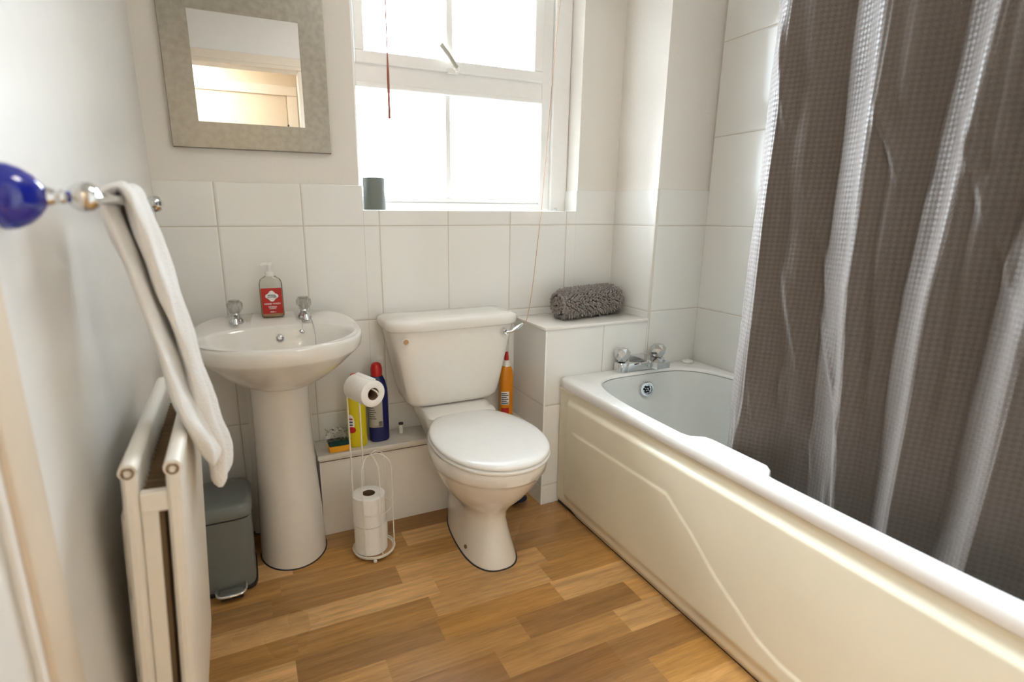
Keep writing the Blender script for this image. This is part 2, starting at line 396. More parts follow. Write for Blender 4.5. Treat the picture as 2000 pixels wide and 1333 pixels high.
# ---------------------------------------------------------------- window
win = sempty('window_1', (1.03, .1, WZ0))
FY = .080
G().box((WX0+.002, FY+.006, WZ0+.001), (.622, .16, WZ1-.002), .003).box((1.385, FY, WZ0+.001), (WX1-.002, .16, WZ1-.002), .004) \
   .box((1.340, FY+.012, WZ0+.001), (1.385, .16, WZ1-.002), .004).box((.622, FY+.012, 1.525), (1.34, .16, 1.586), .003, 2).box((.622, FY+.004, 1.510), (1.34, .15, 1.527), .004) \
   .box((.622, FY+.012, WZ0+.001), (1.34, .16, 1.135), .005).box((.622, FY+.022, 1.135), (1.34, .15, 1.155), .005).make('window_frame', M['gloss'], win, False)
G().box((.946, FY+.022, 1.155), (.966, FY+.05, 1.510), .003).make('lower_glazing_bar', M['gloss'], win, False)
us = G().box((.624, FY-.004, 1.585), (1.336, FY+.04, 1.622), .004).box((.624, FY-.004, 1.622), (.655, FY+.04, 2.1), .004).box((1.296, FY-.004, 1.622), (1.336, FY+.04, 2.1), .004).box((.624, FY-.004, 2.1), (1.336, FY+.04, 2.14), .004)
sash = us.make('opening_sash', M['gloss'], win, False)
G().box((.947, FY+.005, 1.622), (.972, FY+.035, 2.1), .004).make('glazing_bar', M['gloss'], sash, False)
G().box((.65, FY+.018, 1.618), (1.30, FY+.022, 2.105)).make('pane', M['pane'], sash, False)
G().box((.62, FY+.036, 1.150), (1.341, FY+.040, 1.515)).make('pane', M['pane'], win, False)
h = G().box((.945, FY-.012, 1.578), (.985, FY-.002, 1.596), .003).lathe([(.010, 0), (.010, .014), (.006, .018)], (.975, FY-.008, 1.592), (0, -1, 0), 16).make('casement_fastener', M['white'], win)
G().tube([(.976, FY-.022, 1.596), (.955, FY-.024, 1.622), (.915, FY-.026, 1.664)], [.0075, .007, .0085], 10).make('handle', M['greylabel'], h)
G().lathe([(.005, 0), (.005, .012)], (1.375, .02, WZ0+.001), (0, 0, 1), 10).make('sill_pin', M['chrome_dull'], win)

# ================================================================ BATH
bath = thing('bathtub', 'white built-in bathtub with moulded cream side panel', 'bathtub', (1.57, -1.1, 0))
BX, BY, BA, BB, N = 1.5655, -1.1065, .3225, .846, 240
def grip(y):   # wider hand-grip part of the rim
    def ss(a, b, t): t = max(0, min(1, (t-a)/(b-a))); return t*t*(3-2*t)
    return ss(-.860, -.900, y)*(1-ss(-1.085, -1.125, y))
def inner(off, z, n=4.6, gk=1, dy=0):
    R = []
    for p in sq(1.573, -1.10+dy, .290-off, .775-off, n, z, N):
        if p.x < 1.45: p.x += .045*grip(p.y)*gk
        R.append(p)
    return R
def outer(off, z): return sq(BX, BY, BA-off, BB-off, 40, z, N)
rings = [outer(.004, .476), outer(0, .480), outer(0, .503), outer(.0012, .509), outer(.004, .5125), outer(.008, .5135), inner(-.008, .5135), inner(-.004, .5127), inner(-.001, .510), inner(.001, .502)]
G().loft(rings, False, False).make('rim', M['acryl'], bath, ang=50)
br = [inner(.001, .500), inner(.006, .47), inner(.014, .40, gk=.6), inner(.026, .30, gk=.3), inner(.045, .20, 4.0, 0), inner(.065, .155, 3.6, 0), inner(.10, .128, 3.4, 0), inner(.15, .118, 3.2, 0), inner(.22, .114, 2.6, 0)]
tubo = G().loft(br, False, True).make('bowl', M['tub'], bath, ang=60)
# overflow on the head end of the bowl
ov = G().lathe([(.029, 0), (.030, .004), (.027, .008), (.019, .0085), (.017, .0045), (0, .0045)], (1.590, -.343, .446), (-.25, -1, .05), 32).make('overflow', M['chrome'], bath)
oh = G()
for k in range(6):
    a = k*pi/3; oh.lathe([(.0048, 0), (.0048, .001)], (1.588+.0105*cos(a), -.3495, .446+.0105*sin(a)), (0, -1, 0), 10)
oh.lathe([(.003, 0), (.003, .001)], (1.588, -.3495, .446), (0, -1, 0), 10).make('overflow_holes', M['dark'], ov)
# side panel as a moulded sheet
def pline(y):   # lower edge of embossed line (z as function of y)
    pts = [(-.36, .335), (-.85, .340), (-.94, .283), (-1.046, .203), (-1.178, .128), (-1.25, .112), (-1.95, .10)]
    for (a, b), (c, d) in zip(pts, pts[1:]):
        if c <= y <= a: return b+(d-b)*(y-a)/(c-a)
    return .345
def ss(a, b, t): t = max(0, min(1, (t-a)/(b-a))); return t*t*(3-2*t)
ny, nz = 420, 110; ya, yb, za, zb = -.2625, -1.95, .004, .477
vs = []; fs = []
for i in range(ny+1):
    y = ya+(yb-ya)*i/ny
    for j in range(nz+1):
        z = za+(zb-za)*j/nz
        x = 1.2555
        fld = ss(-.318, -.330, y)*ss(.045, .075, z)*(1-ss(.428, .446, z))
        x -= .0125*fld
        x += .006*ss(.440, .458, z)*0 - .004*ss(.462, .47, z)
        zl = pline(y); inside = ss(-.35, -.40, y)*(1-ss(zl-.005, zl+.003, z))
        x -= .0035*inside
        x += .012*ss(.03, 0, z)
        vs.append((x, y, z))
for i in range(ny):
    for j in range(nz):
        a = i*(nz+1)+j; fs.append((a, a+1, a+nz+2, a+nz+1))
# back sheet for thickness
pn = mk('side_panel', vs, fs, M['cream'], bath, True, 60)
sm = pn.modifiers.new('thickness', 'SOLIDIFY'); sm.thickness = .003; sm.offset = 0
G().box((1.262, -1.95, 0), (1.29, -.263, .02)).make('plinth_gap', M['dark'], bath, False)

# bath mixer tap
tp = thing('bath_mixer_tap', 'chrome bath mixer tap with two faceted knobs on the far rim of the bath', 'tap', (1.585, -.297, .5135))
ZR = .5137
def stad(x, y, rx, ry, z, N=32, n=2.6): return sq(x, y, rx, ry, n, z, N)
b_ = G()
for x in (1.500, 1.672):
    b_.loft([stad(x, -.297, .024, .024, ZR), stad(x, -.297, .026, .026, ZR+.004), stad(x, -.297, .026, .026, ZR+.032), stad(x, -.297, .022, .022, ZR+.038)])
b_.box((1.505, -.320, ZR+.001), (1.667, -.274, ZR+.034), .004, 2).make('body', M['chrome'], tp)
G().add(*[[(1.560, -.245, ZR+.052), (1.626, -.245, ZR+.052), (1.640, -.400, ZR+.050), (1.580, -.400, ZR+.050),
          (1.560, -.245, ZR+.030), (1.626, -.245, ZR+.030), (1.640, -.400, ZR+.026), (1.580, -.400, ZR+.026)],
         [(0, 1, 2, 3), (4, 7, 6, 5), (0, 4, 5, 1), (1, 5, 6, 2), (2, 6, 7, 3), (3, 7, 4, 0)]]).make('spout', M['chrome'], tp, False)
def knob(name, x, y, z, s, mat, parent, tilt=0):
    k = 6; rs = [(.62, 0, 0), (1.0, .35, .5), (1.0, .72, 0), (.66, 1.0, .5)]
    vs = []; fs = []
    for r, hh, ph in rs:
        for j in range(k):
            a = 2*pi*(j+ph)/k+tilt; vs.append((x+s*r*cos(a), y+s*r*sin(a), z+hh*s*1.65))
    for i in range(3):
        o = 0 if rs[i][2] < rs[i+1][2] else 1
        for j in range(k):
            a, b = i*k+j, i*k+(j+1) % k; c, d = (i+1)*k+j, (i+1)*k+(j+1) % k
            if o == 0: fs += [(a, b, c), (b, d, c)]
            else: fs += [(a, b, d), (a, d, c)]
    fs += [tuple(range(k))[::-1], tuple(range(3*k, 4*k))]
    return mk(name, vs, fs, mat, parent, False)
for x in (1.500, 1.672):
    G().lathe([(.012, 0), (.012, .008)], (x, -.297, ZR+.037), n=16).make('spindle', M['rubber'], tp)
    knob('knob', x, -.297, ZR+.042, .030, M['chrome'], tp, .3)
pg = G().lathe([(.020, 0), (.022, .003), (.020, .008), (.008, .010), (.006, .014), (0, .015)], (1.832, -.296, ZR+.0005), n=28).make('bath_plug', M['white'])
tag(pg, 'small round white plug lying in the far corner of the bath rim', 'plug')

# ================================================================ SHOWER CURTAIN
BANDS = [(-.46, .46, .46, .46), (-.03, .0, .005, .008), (.5, .905, .905, .910), (1.5, 1.126, 1.140, 1.200), (2.5, 1.318, 1.290, 1.302), (3.5, 1.455, 1.435, 1.425), (4.5, 1.640, 1.615, 1.600), (5.5, 1.80, 1.79, 1.78), (6.5, 1.97, 1.97, 1.97)]
def bandpos(b, z):
    t = (z-.45)/.5
    return b[3]+(b[2]-b[3])*t if t < 1 else b[2]+(b[1]-b[2])*min(2.0, (z-.95)/.5)
def phase(d, z):
    B = [(b[0], bandpos(b, z)) for b in BANDS[2:]]
    if d < B[0][1]: return B[0][0]-(B[0][1]-d)/.10
    for (p0, y0), (p1, y1) in zip(B, B[1:]):
        if d <= y1: return p0+(p1-p0)*(d-y0)/(y1-y0)
    return B[-1][0]+(d-B[-1][1])/.17
def bandy(p, z):
    k = math.floor(p-.5); k = max(0, min(len(BANDS)-4, k)); b0, b1 = BANDS[k+2], BANDS[k+3]
    return bandpos(b0, z)+(bandpos(b1, z)-bandpos(b0, z))*(p-b0[0])
def hsh(n): return (sin(n*12.9898)*43758.5453) % 1
CREASES = [(-(.95+.06*k+.03*hsh(k)), .5+1.25*hsh(k+31), .9+.8*(hsh(k+7)-.5), .08+.16*hsh(k+3), .003+.004*hsh(k+5)) for k in range(16)]+[(-(.94+.3*hsh(k+60)), .42+.28*hsh(k+80), 1.2*(hsh(k+90)-.3), .06+.08*hsh(k+70), .004) for k in range(10)]
def cy_fold(y, z):
    s = (-y-.888)
    ph = phase(-y, z)
    x = 1.391
    a = 2*pi*ph
    low = ss(.95, .45, z)
    per = .5*(abs(bandy(ph+.5, z)-bandy(ph-.5, z))+abs(bandy(ph+.25, z)-bandy(ph-.25, z))*2)
    A = .175*min(.22, max(.08, per))*(1+.15*sin(2.6*z+ph))
    u = (ph-.72) % 1.0                      # sharp ridge at u = 0, rounded valley at u = .52
    tri = (u/.52) if u < .52 else (1-u)/.48
    f = tri-.10*math.exp(-((u-.52)/.12)**2)+.07*math.exp(-(min(u, 1-u)/.05)**2)
    x += A*(2*f-1)
    x += .10*A*sin(2*a+1.1+2.7*z)
    x += .0035*sin(3.1*a+3.0*z)*ss(.3, 1.1, z)
    x += .0022*sin(7*z+30*s)+.0014*sin(17*z-42*s+1)
    for cy, cz, sl, ln, am in CREASES:      # diagonal pinch creases
        dz = z-cz
        if abs(dz) > ln: continue
        q = (y-cy)-dz*sl*.35
        x -= 1.5*am*math.exp(-(q/.010)**2)*(1-(dz/ln)**2)
    return x
cu = bpy.data.meshes.new('shower_curtain'); ny, nz = 640, 420
vs = []; fs = []; uvs = []
for i in range(ny+1):
    s = 1.02*i/ny
    for j in range(nz+1):
        z = .415+(2.02-.415)*j/nz
        y = -.888-s + .004*sin(3.1*z)*ss(.1, 0, s)
        vs.append((cy_fold(-.888-s, z), y, z)); uvs.append((s*1.22, z))
for i in range(ny):
    for j in range(nz):
        a = i*(nz+1)+j; fs.append((a, a+nz+1, a+nz+2, a+1))
cu.from_pydata(vs, [], fs); uvl = cu.uv_layers.new(name='cloth')
for lp in cu.loops: uvl.data[lp.index].uv = uvs[lp.vertex_index]
cuo = thing('shower_curtain', 'dark taupe grey patterned shower curtain hanging inside the bath', 'curtain', (1.39, -1.4, .42))
c_ = link('curtain_cloth', cu, M['curtain'], cuo, True, 180)
sm = c_.modifiers.new('thickness', 'SOLIDIFY'); sm.thickness = .0012
for k in range(12):
    y = -.93-k*.083
    G().tube([(1.39+.02*cos(a), y, 2.032+.022*sin(a)) for a in [i*2*pi/20 for i in range(21)]], .0022, 6).make('curtain_ring', M['chrome'], cuo)
rr = G().tube([(1.39, -DN-.012, 2.045), (1.39, -1.99, 2.045)], .0095, 16).lathe([(.026, 0), (.026, .004), (.014, .012)], (1.39, -1.999, 2.045), (0, 1, 0)).make('curtain_rail', M['chrome'])
tag(rr, 'straight chrome rail carrying the shower curtain above the bath', 'rail')
# rail reaches the back wall
rr.data.transform(Matrix.Identity(4))

# ================================================================ TOILET
to = thing('toilet', 'white close-coupled toilet with lid closed between basin and bath', 'toilet', (.87, -.35, 0))
TX = .872
def egg(z, yf, yb, a, n=2.2, yc=None, nb=2.8, ab=None, cx=TX, N=72):
    yc = yc if yc is not None else yf+a*1.15
    return sq(cx, yc, a, yc-yf, n, z, N, nb=nb, ab=ab, bb=yb-yc)
pan = [egg(0, -.553, -.150, .086, 2.5, -.40, 3.0, .070, .882), egg(.012, -.552, -.150, .085, 2.5, -.40, 3, .070, .882),
       egg(.05, -.540, -.150, .078, 2.4, -.40, 3, .066, .880), egg(.10, -.522, -.150, .069, 2.3, -.40, 3, .062, .878),
       egg(.145, -.515, -.150, .065, 2.2, -.40, 3, .060, .876), egg(.18, -.524, -.150, .072, 2.1, -.41, 3, .062, .874),
       egg(.215, -.556, -.150, .100, 2.05, -.42, 2.8, .070), egg(.25, -.590, -.150, .128, 2.05, -.43, 2.6, .085),
       egg(.29, -.622, -.150, .151, 2.05, -.435, 2.5, .10), egg(.33, -.648, -.150, .168, 2.05, -.44, 2.5, .12), egg(.345, -.657, -.150, .173, 2.05, -.44, 2.5, .125),
       egg(.349, -.664, -.150, .177, 2.05, -.44, 2.5, .125), egg(.372, -.668, -.150, .179, 2.05, -.44, 2.5, .13), egg(.384, -.668, -.150, .179, 2.05, -.44, 2.5, .13), egg(.390, -.663, -.152, .175, 2.05, -.44, 2.5, .128)]
panO = G().loft(pan).make('pan', M['china'], to, ang=50)
# horn / shelf joining pan and cistern
def rr_(x0, x1, y0, y1, z, r=.02, N=48): return sq((x0+x1)/2, (y0+y1)/2, (x1-x0)/2, (y1-y0)/2, 8, z, N)
G().loft([rr_(.79, .955, -.24, -.147, .25), rr_(.765, .980, -.26, -.035+.0, .34), rr_(.745, 1.0, -.27, -.03, .39), rr_(.742, 1.003, -.262, -.03, .418), rr_(.748, .997, -.245, -.035, .426)]).make('cistern_shelf', M['china'], to, ang=50)
G().loft([egg(0, -.557, -.149, .090, 2.5, -.40, 3.0, .074, .882), egg(.0025, -.556, -.149, .089, 2.5, -.40, 3.0, .073, .882)]).make('floor_sealant', M['rubber'], to)
G().lathe([(.0065, 0), (.0065, .004), (0, .005)], (.801, -.44, .035), (-1, -.1, .1), 12).make('screw_cap', M['card'], to)
def seatring(off, z): return sq(TX, -.445, .176-off, .238-off, 2.15, z, 80, nb=2.9, ab=.135, bb=.232-off)
G().loft([seatring(.006, .391), seatring(.0, .396), seatring(-.001, .402), seatring(.004, .4055)]).make('seat', M['seat'], to, ang=60)
lidr = [seatring(.006, .4065), seatring(.001, .410), seatring(.0, .416), seatring(.003, .4205), seatring(.010, .4235), seatring(.03, .426), seatring(.07, .428), seatring(.12, .4293)]
sl = G().loft(lidr).make('lid', M['seat'], to, ang=60)
for x in (TX-.07, TX+.07): G().tube([(x-.018, -.216, .404), (x+.018, -.216, .404)], .009, 12).make('hinge', M['white'], to)
# cistern
def cr(x0, x1, y0, y1, z, n=6): return sq((x0+x1)/2, (y0+y1)/2, (x1-x0)/2, (y1-y0)/2, n, z, 80, nb=14)
cis = [cr(.735, 1.012, -.145, -.035, .428), cr(.712, 1.035, -.160, -.022, .436), cr(.700, 1.046, -.170, -.016, .452), cr(.690, 1.056, -.176, -.013, .49), cr(.668, 1.078, -.186, -.011, .60), cr(.648, 1.098, -.196, -.010, .700), cr(.646, 1.100, -.197, -.010, .718)]
ci = G().loft(cis).make('cistern', M['china'], to, ang=50)
lid = [cr(.636, 1.110, -.208, -.0095, .714, 5), cr(.632, 1.114, -.212, -.0095, .718, 5), cr(.630, 1.116, -.214, -.0095, .738, 5), cr(.634, 1.112, -.210, -.0095, .747, 5), cr(.650, 1.096, -.194, -.020, .7535, 5), cr(.70, 1.046, -.16, -.05, .757, 4), cr(.78, .966, -.13, -.08, .758, 3)]
G().loft(lid).make('cistern_lid', M['china'], to, ang=50)
bt = G().lathe([(.0115, 0), (.0125, .003), (.0105, .006), (0, .0065)], (.688, -.1935, .683), (0, -1, .05), 24).make('plug_button', M['white'], to)
G().lathe([(.0088, 0), (.0088, .001)], (.688, -.2003, .6834), (0, -1, .05), 24).make('button_cap', M['disc'], bt)
lv = G().lathe([(.014, 0), (.014, .006), (.010, .016), (.012, .020), (.009, .026), (0, .027)], (1.048, -.193, .690), (0, -1, .03), 24).make('lever_boss', M['chrome'], to)
G().tube([(1.048, -.216, .690), (1.068, -.220, .694), (1.090, -.222, .704), (1.112, -.220, .714)], [.005, .006, .0075, .006], 12).make('flush_lever', M['chrome'], lv)

# ================================================================ BASIN
ba = thing('pedestal_basin', 'white oval pedestal washbasin with two crystal-headed taps under the mirror', 'washbasin', (.29, -.2, 0))
CX, CY = .296, -.200
def bo(off, z, n=2.1, yb=-.009, nb=2.7, dy=0, ab=None):
    return sq(CX, CY+dy, .242-off, .282-off, n, z, 96, nb=nb, bb=(yb-(CY+dy)), ab=ab)
def bw(ax, bf, bbk, z, cy=-.285, n=2.1): return sq(CX, cy, ax, bf, n, z, 96, nb=2.5, bb=bbk)
outer_r = [bo(.150, .606, yb=-.07), bo(.140, .609, yb=-.06), bo(.118, .620, yb=-.045), bo(.088, .640, yb=-.03), bo(.058, .664, yb=-.02), bo(.030, .690, yb=-.012), bo(.012, .708), bo(.006, .714), bo(.003, .719), bo(.0, .735), bo(.0, .748), bo(.003, .756), bo(.010, .760), bo(.018, .7605),
           bw(.216, .181, .120, .7600), bw(.210, .175, .115, .757), bw(.202, .167, .110, .748), bw(.188, .152, .103, .720), bw(.165, .130, .092, .685), bw(.130, .10, .075, .655), bw(.08, .065, .05, .635), bw(.03, .025, .02, .628), bw(.005, .005, .005, .627)]
# the deck rises slightly to the wall
for ri in range(9, 14):
    for p in outer_r[ri]:
        if p.y > -.20: p.z += .020*ss(-.20, -.02, p.y)
for ri in (14, 15):
    for p in outer_r[ri]:
        if p.y > -.22: p.z += .006*ss(-.24, -.16, p.y)
basin = G().loft(outer_r, True, True).make('basin', M['china'], ba, ang=60)
od = (0, -1, .30)
of = G().lathe([(.0125, 0), (.0135, .002), (.0125, .004), (.0100, .0045), (.0095, .002)], (.302, -.178, .727), od, 28, True, False).make('overflow', M['chrome_dull'], ba)
G().lathe([(.0098, .0020), (.0098, .0024)], (.302, -.178, .727), od, 20).make('overflow_gap', M['rust'], of)
G().lathe([(.0080, .0024), (.0082, .0050), (.006, .0062), (0, .0066)], (.302, -.178, .727), od, 20).make('overflow_disc', M['chrome_dull'], of)
G().lathe([(.022, 0), (.022, .002), (.016, .003)], (CX, -.285, .6285), n=24).make('waste', M['chrome'], ba)
# pedestal
def ped(z, hw, yf, yc=-.16, cx=.288, nw=.6):
    pts = []
    for j in range(33):                       # rounded front, right to left
        t = pi*j/32; pts.append(Vector((cx+hw*cos(t), yc-(yc-yf)*sin(t)*1.0, z)))
    L = pts[-1]; R = pts[0]
    side = [(.0, 0), (.012, .03), (.02, .06), (.018, .10), (.006, .125)]
    left = [Vector((L.x+a*nw/.6, yc+b, z)) for a, b in side[1:]]+[Vector((cx-hw-.014, yc+.133, z)), Vector((cx-hw-.014, -.010, z))]
    right = [Vector((2*cx-p.x, p.y, z)) for p in left][::-1]
    return right+pts+left
pr_ = [ped(.0, .1035, -.287), ped(.05, .1025, -.285), ped(.15, .0985, -.276), ped(.30, .091, -.262), ped(.45, .086, -.250), ped(.55, .0865, -.247), ped(.612, .089, -.250)]
G().loft(pr_).make('pedestal', M['china'], ba, ang=40)
G().loft([ped(.0, .107, -.291), ped(.0022, .106, -.290)]).make('floor_sealant', M['rubber'], ba)
def basin_tap(x, y):
    z0 = .7705
    b = G().loft([stad(x, y, .021, .022, z0-.004), stad(x, y, .0215, .023, z0+.004), stad(x, y-.002, .019, .020, z0+.012), stad(x, y, .012, .012, z0+.020), stad(x, y, .011, .011, z0+.032)])
    b.tube([(x, y-.004, z0+.014), (x, y-.03, z0+.018), (x, y-.055, z0+.014), (x, y-.060, z0+.004)], [.011, .0105, .009, .0085], 16)
    t = b.make('tap', M['chrome'], ba)
    knob('tap_knob', x, y, z0+.031, .0235, M['acr'], t, .2)
    G().lathe([(.008, 0), (.008, .022), (.011, .030)], (x, y, z0+.034), n=12).make('spindle', M['chrome_dull'], t)
    return t
t1 = basin_tap(.185, -.108); t2_ = basin_tap(.384, -.108)
ch = G()
cp = catmull([(.395, -.135, .778), (.399, -.168, .772), (.401, -.196, .752), (.401, -.212, .72), (.396, -.228, .69), (.370, -.26, .66), (.34, -.28, .645)], 14)
for i, p in enumerate(cp):
    ch.lathe([(0, -.0017), (.0017, 0), (0, .0017)], p, n=6)
ch.tube(cp, .0006, 5).make('plug_chain', M['chrome_dull'], ba)
G().tube([(.372, -.140, .776), (.371, -.172, .770), (.370, -.192, .750)], .0013, 6).lathe([(.004, 0), (.009, .004), (.007, .010), (0, .012)], (.362, -.198, .742), (.5, .2, .8), 12).make('chain_stay', M['chrome_dull'], ba)

# soap dispenser
sb = thing('soap_dispenser', 'clear pump bottle of hand wash with red label on the basin', 'soap bottle', (.293, -.075, .775))
zs = .7772; sx, sy = .293, -.072
def bt_(hw, hd, z, n=5): return sq(sx, sy, hw, hd, n, z, 40)
G().loft([bt_(.031, .016, zs), bt_(.034, .019, zs+.004), bt_(.034, .019, zs+.105), bt_(.030, .017, zs+.117), bt_(.018, .014, zs+.126, 3), bt_(.0125, .0125, zs+.130, 2.2), bt_(.0125, .0125, zs+.136, 2)]).make('bottle', M['clear'], sb)
G().loft([bt_(.0295, .0145, zs+.003), bt_(.032, .0165, zs+.006), bt_(.032, .0165, zs+.088)]).make('liquid', M['liquid'], sb)
G().lathe([(.0135, .128), (.0135, .142), (.006, .144), (.0055, .160), (.009, .161), (.009, .170), (0, .171)], (sx, sy, zs), n=24).tube([(sx, sy, zs+.166), (sx-.018, sy-.010, zs+.166), (sx-.026, sy-.014, zs+.160)], [.006, .005, .004], 12).make('pump', M['white'], sb)
ly = sy-.0193
lab = G().box((sx-.0295, ly-.0006, zs+.012), (sx+.0295, ly+.0004, zs+.092), .0003).make('label', M['lab_red'], sb, False)
lg = []
for j in range(64):
    a = 2*pi*j/64; r = .0150+.0022*cos(4*a); lg.append((sx+r*cos(a)*1.12, ly-.0007, zs+.067+r*sin(a)))
G().loft([[Vector(p) for p in lg], [Vector(p)+Vector((0, -.0003, 0)) for p in lg]]).make('emblem', M['lab_white'], lab, False)
for s, z, sz, mt in (('IMPERIAL', .0695, .0060, 'ink'), ('LEATHER', .0640, .0066, 'ink'), ('HAND WASH', .0430, .0078, 'lab_white'), ('ORIGINAL', .0335, .0056, 'lab_white'), ('CLASSIC', .0285, .0056, 'lab_white'), ('300ML e', .0175, .0048, 'lab_white')):
    text('lettering', s, sz, (sx, ly-.0013, zs+z), M[mt], lab, bold=.00012)

# ================================================================ MIRROR
mi = thing('wall_mirror', 'square mirror in a wide brushed steel frame above the basin', 'mirror', (.29, 0, 1.28))
x0, x1, z0, z1 = .069, .513, 1.281, 1.722; gx0, gx1, gz0, gz1 = .143, .438, 1.354, 1.647
f = G(); yF, yB = -.020, -.002
def fr(d, y): return [Vector((x0+d, y, z0+d)), Vector((x1-d, y, z0+d)), Vector((x1-d, y, z1-d)), Vector((x0+d, y, z1-d))]
inn = [Vector((gx0, yF, gz0)), Vector((gx1, yF, gz0)), Vector((gx1, yF, gz1)), Vector((gx0, yF, gz1))]
f.loft([[Vector((p.x, yF+.004, p.z)) for p in inn], inn, fr(.0015, yF), fr(0, yF+.0015), fr(0, yB), [Vector((p.x, yB, p.z)) for p in inn], [Vector((p.x, yF+.004, p.z)) for p in inn]], False, False).make('mirror_frame', M['steel'], mi, False)
G().box((gx0-.003, yF+.0022, gz0-.003), (gx1+.003, yF+.006, gz1+.003)).make('mirror_glass', M['mirror'], mi, False)

# ================================================================ WINDOW BLIND (raised), POT, CORDS
bl = thing('window_blind', 'white fabric blind gathered up at the top of the window', 'blind', (1.03, .03, 1.93))
g = G()
for k in range(5): g.box((WX0+.014, .012+.004*(k % 2), 1.935+k*.042), (WX1-.014, .048-.004*(k % 2), 1.981+k*.042), .010, 2)
g.make('blind_fabric', M['paint'], bl)
G().box((WX0+.012, .010, 2.146), (WX1-.012, .050, 2.149)).make('headrail', M['white'], bl, False)
wp = G().lathe([(.034, 0), (.0375, .002), (.0375, .104), (.0355, .1065), (.034, .104), (.034, .012), (0, .010)], (.6565, .033, WZ0+.0005), n=48).make('pot', M['pot'])
tag(wp, 'small grey cylindrical pot on the left end of the window sill', 'pot')
bc = thing('blind_cord', 'thin cord with long brown pull hanging in front of the window, on the left', 'cord', (.706, -.02, 1.4))
G().tube([(.706, -.022, 1.585), (.706, -.022, ZC)], .0020, 6).make('cord_string', M['rod'], bc)
G().tube([(.706, -.022, 1.398), (.706, -.022, 1.40), (.706, -.022, 1.44), (.706, -.022, 1.53), (.706, -.022, 1.60)], [.0026, .0046, .0040, .0042, .0018], 10).make('cord_pull', M['rod'], bc)
lc = G().tube(catmull([(1.392, -.030, ZC), (1.334, -.032, 1.835), (1.303, -.040, 1.497), (1.268, -.060, 1.15), (1.222, -.11, .96), (1.170, -.170, .80), (1.1215, -.222, .712)], 6), .0011, 6).make('light_pull_cord', M['cord'])
tag(lc, 'long thin tan cord slanting down in front of the window to the toilet flush lever', 'cord')

# ================================================================ TOWEL RAIL + TOWEL
tr = thing('towel_rail', 'chrome towel bar with cobalt blue glass mounts on the left wall', 'towel rail', (0, -.92, 1.115))
ZB = 1.112
def mount(y):
    ax = (1, 0, 0); o = (0, y, ZB)
    G().lathe([(.026, .0005), (.028, .002), (.028, .004), (.020, .006)], o, ax, 32).make('wall_plate', M['chrome'], tr)
    G().lathe([(.012, .006), (.0335, .0062), (.034, .009), (.032, .018), (.027, .028), (.020, .036), (.012, .042), (.008, .044)], o, ax, 40).make('blue_mount', M['blue'], tr)
    G().lathe([(.008, .043), (.0095, .046), (.008, .049), (.0065, .052), (.0075, .057), (.006, .060), (.010, .064), (.0145, .070), (.0155, .0765), (.0145, .083), (.010, .089), (.0, .092)], o, ax, 32).make('ball_finial', M['chrome'], tr)
mount(-1.175); mount(-.640)
G().tube([(.0765, -1.175, ZB), (.0765, -.640, ZB)], .0072, 20).make('bar', M['chrome'], tr)
# towel: folded strip over the bar; section path (x,z) and width along y
def towel():
    vs = []; fs = []; TN = 140; WN = 46
    path = [(.148, .690, -.885, -.960), (.136, .745, -.875, -.985), (.113, .815, -.87, -.990), (.099, .90, -.865, -.995), (.082, 1.00, -.865, -.997), (.066, 1.08, -.865, -1.002), (.0625, 1.118, -.865, -1.004), (.076, 1.130, -.865, -1.004), (.0885, 1.118, -.86, -1.0), (.100, 1.055, -.85, -.99), (.113, .96, -.84, -.965), (.124, .87, -.83, -.945), (.136, .78, -.82, -.935), (.149, .70, -.80, -.925), (.151, .632, -.79, -.92)]
    C = catmull([Vector((p[0], p[1], 0)) for p in path], 12); Wd = catmull([Vector((p[2], p[3], 0)) for p in path], 12)
    n = len(C); rings = []
    for i in range(n):
        d = (C[min(n-1, i+1)]-C[max(0, i-1)]).normalized(); nx, nz = d.y, -d.x   # outward normal
        s = -1 if False else 1
        th = .0082+.0014*sin(i*.13)
        if i > n*.6: th += .006*ss(n*.6, n*.95, i)
        e = min(1, (min(i, n-1-i)+.4)/4.0); th *= math.sqrt(max(.05, 1-(1-e)**2))
        ring = []
        for j in range(WN):
            t = 2*pi*j/WN; c, q = cos(t), sin(t); r = (abs(c)**3.2+abs(q)**3.2)**(-1/3.2)
            u = (Wd[i].x+Wd[i].y)/2+(Wd[i].x-Wd[i].y)/2*r*c
            k = th*r*q*(1+.25*sin(9*u*12)+.15*sin(i*.4+u*80))
            wob = .0035*sin(u*70+i*.03)+.002*sin(i*.11)
            ring.append(Vector((C[i].x-nx*(k)+(-nx)*wob*.6, u+.002*sin(i*.25), C[i].y-nz*k)))
        rings.append(ring)
    return G().loft(rings)
tw = towel().make('hand_towel', M['towel'], None, ang=70)
tag(tw, 'white terry hand towel draped over the towel bar above the radiator', 'towel')

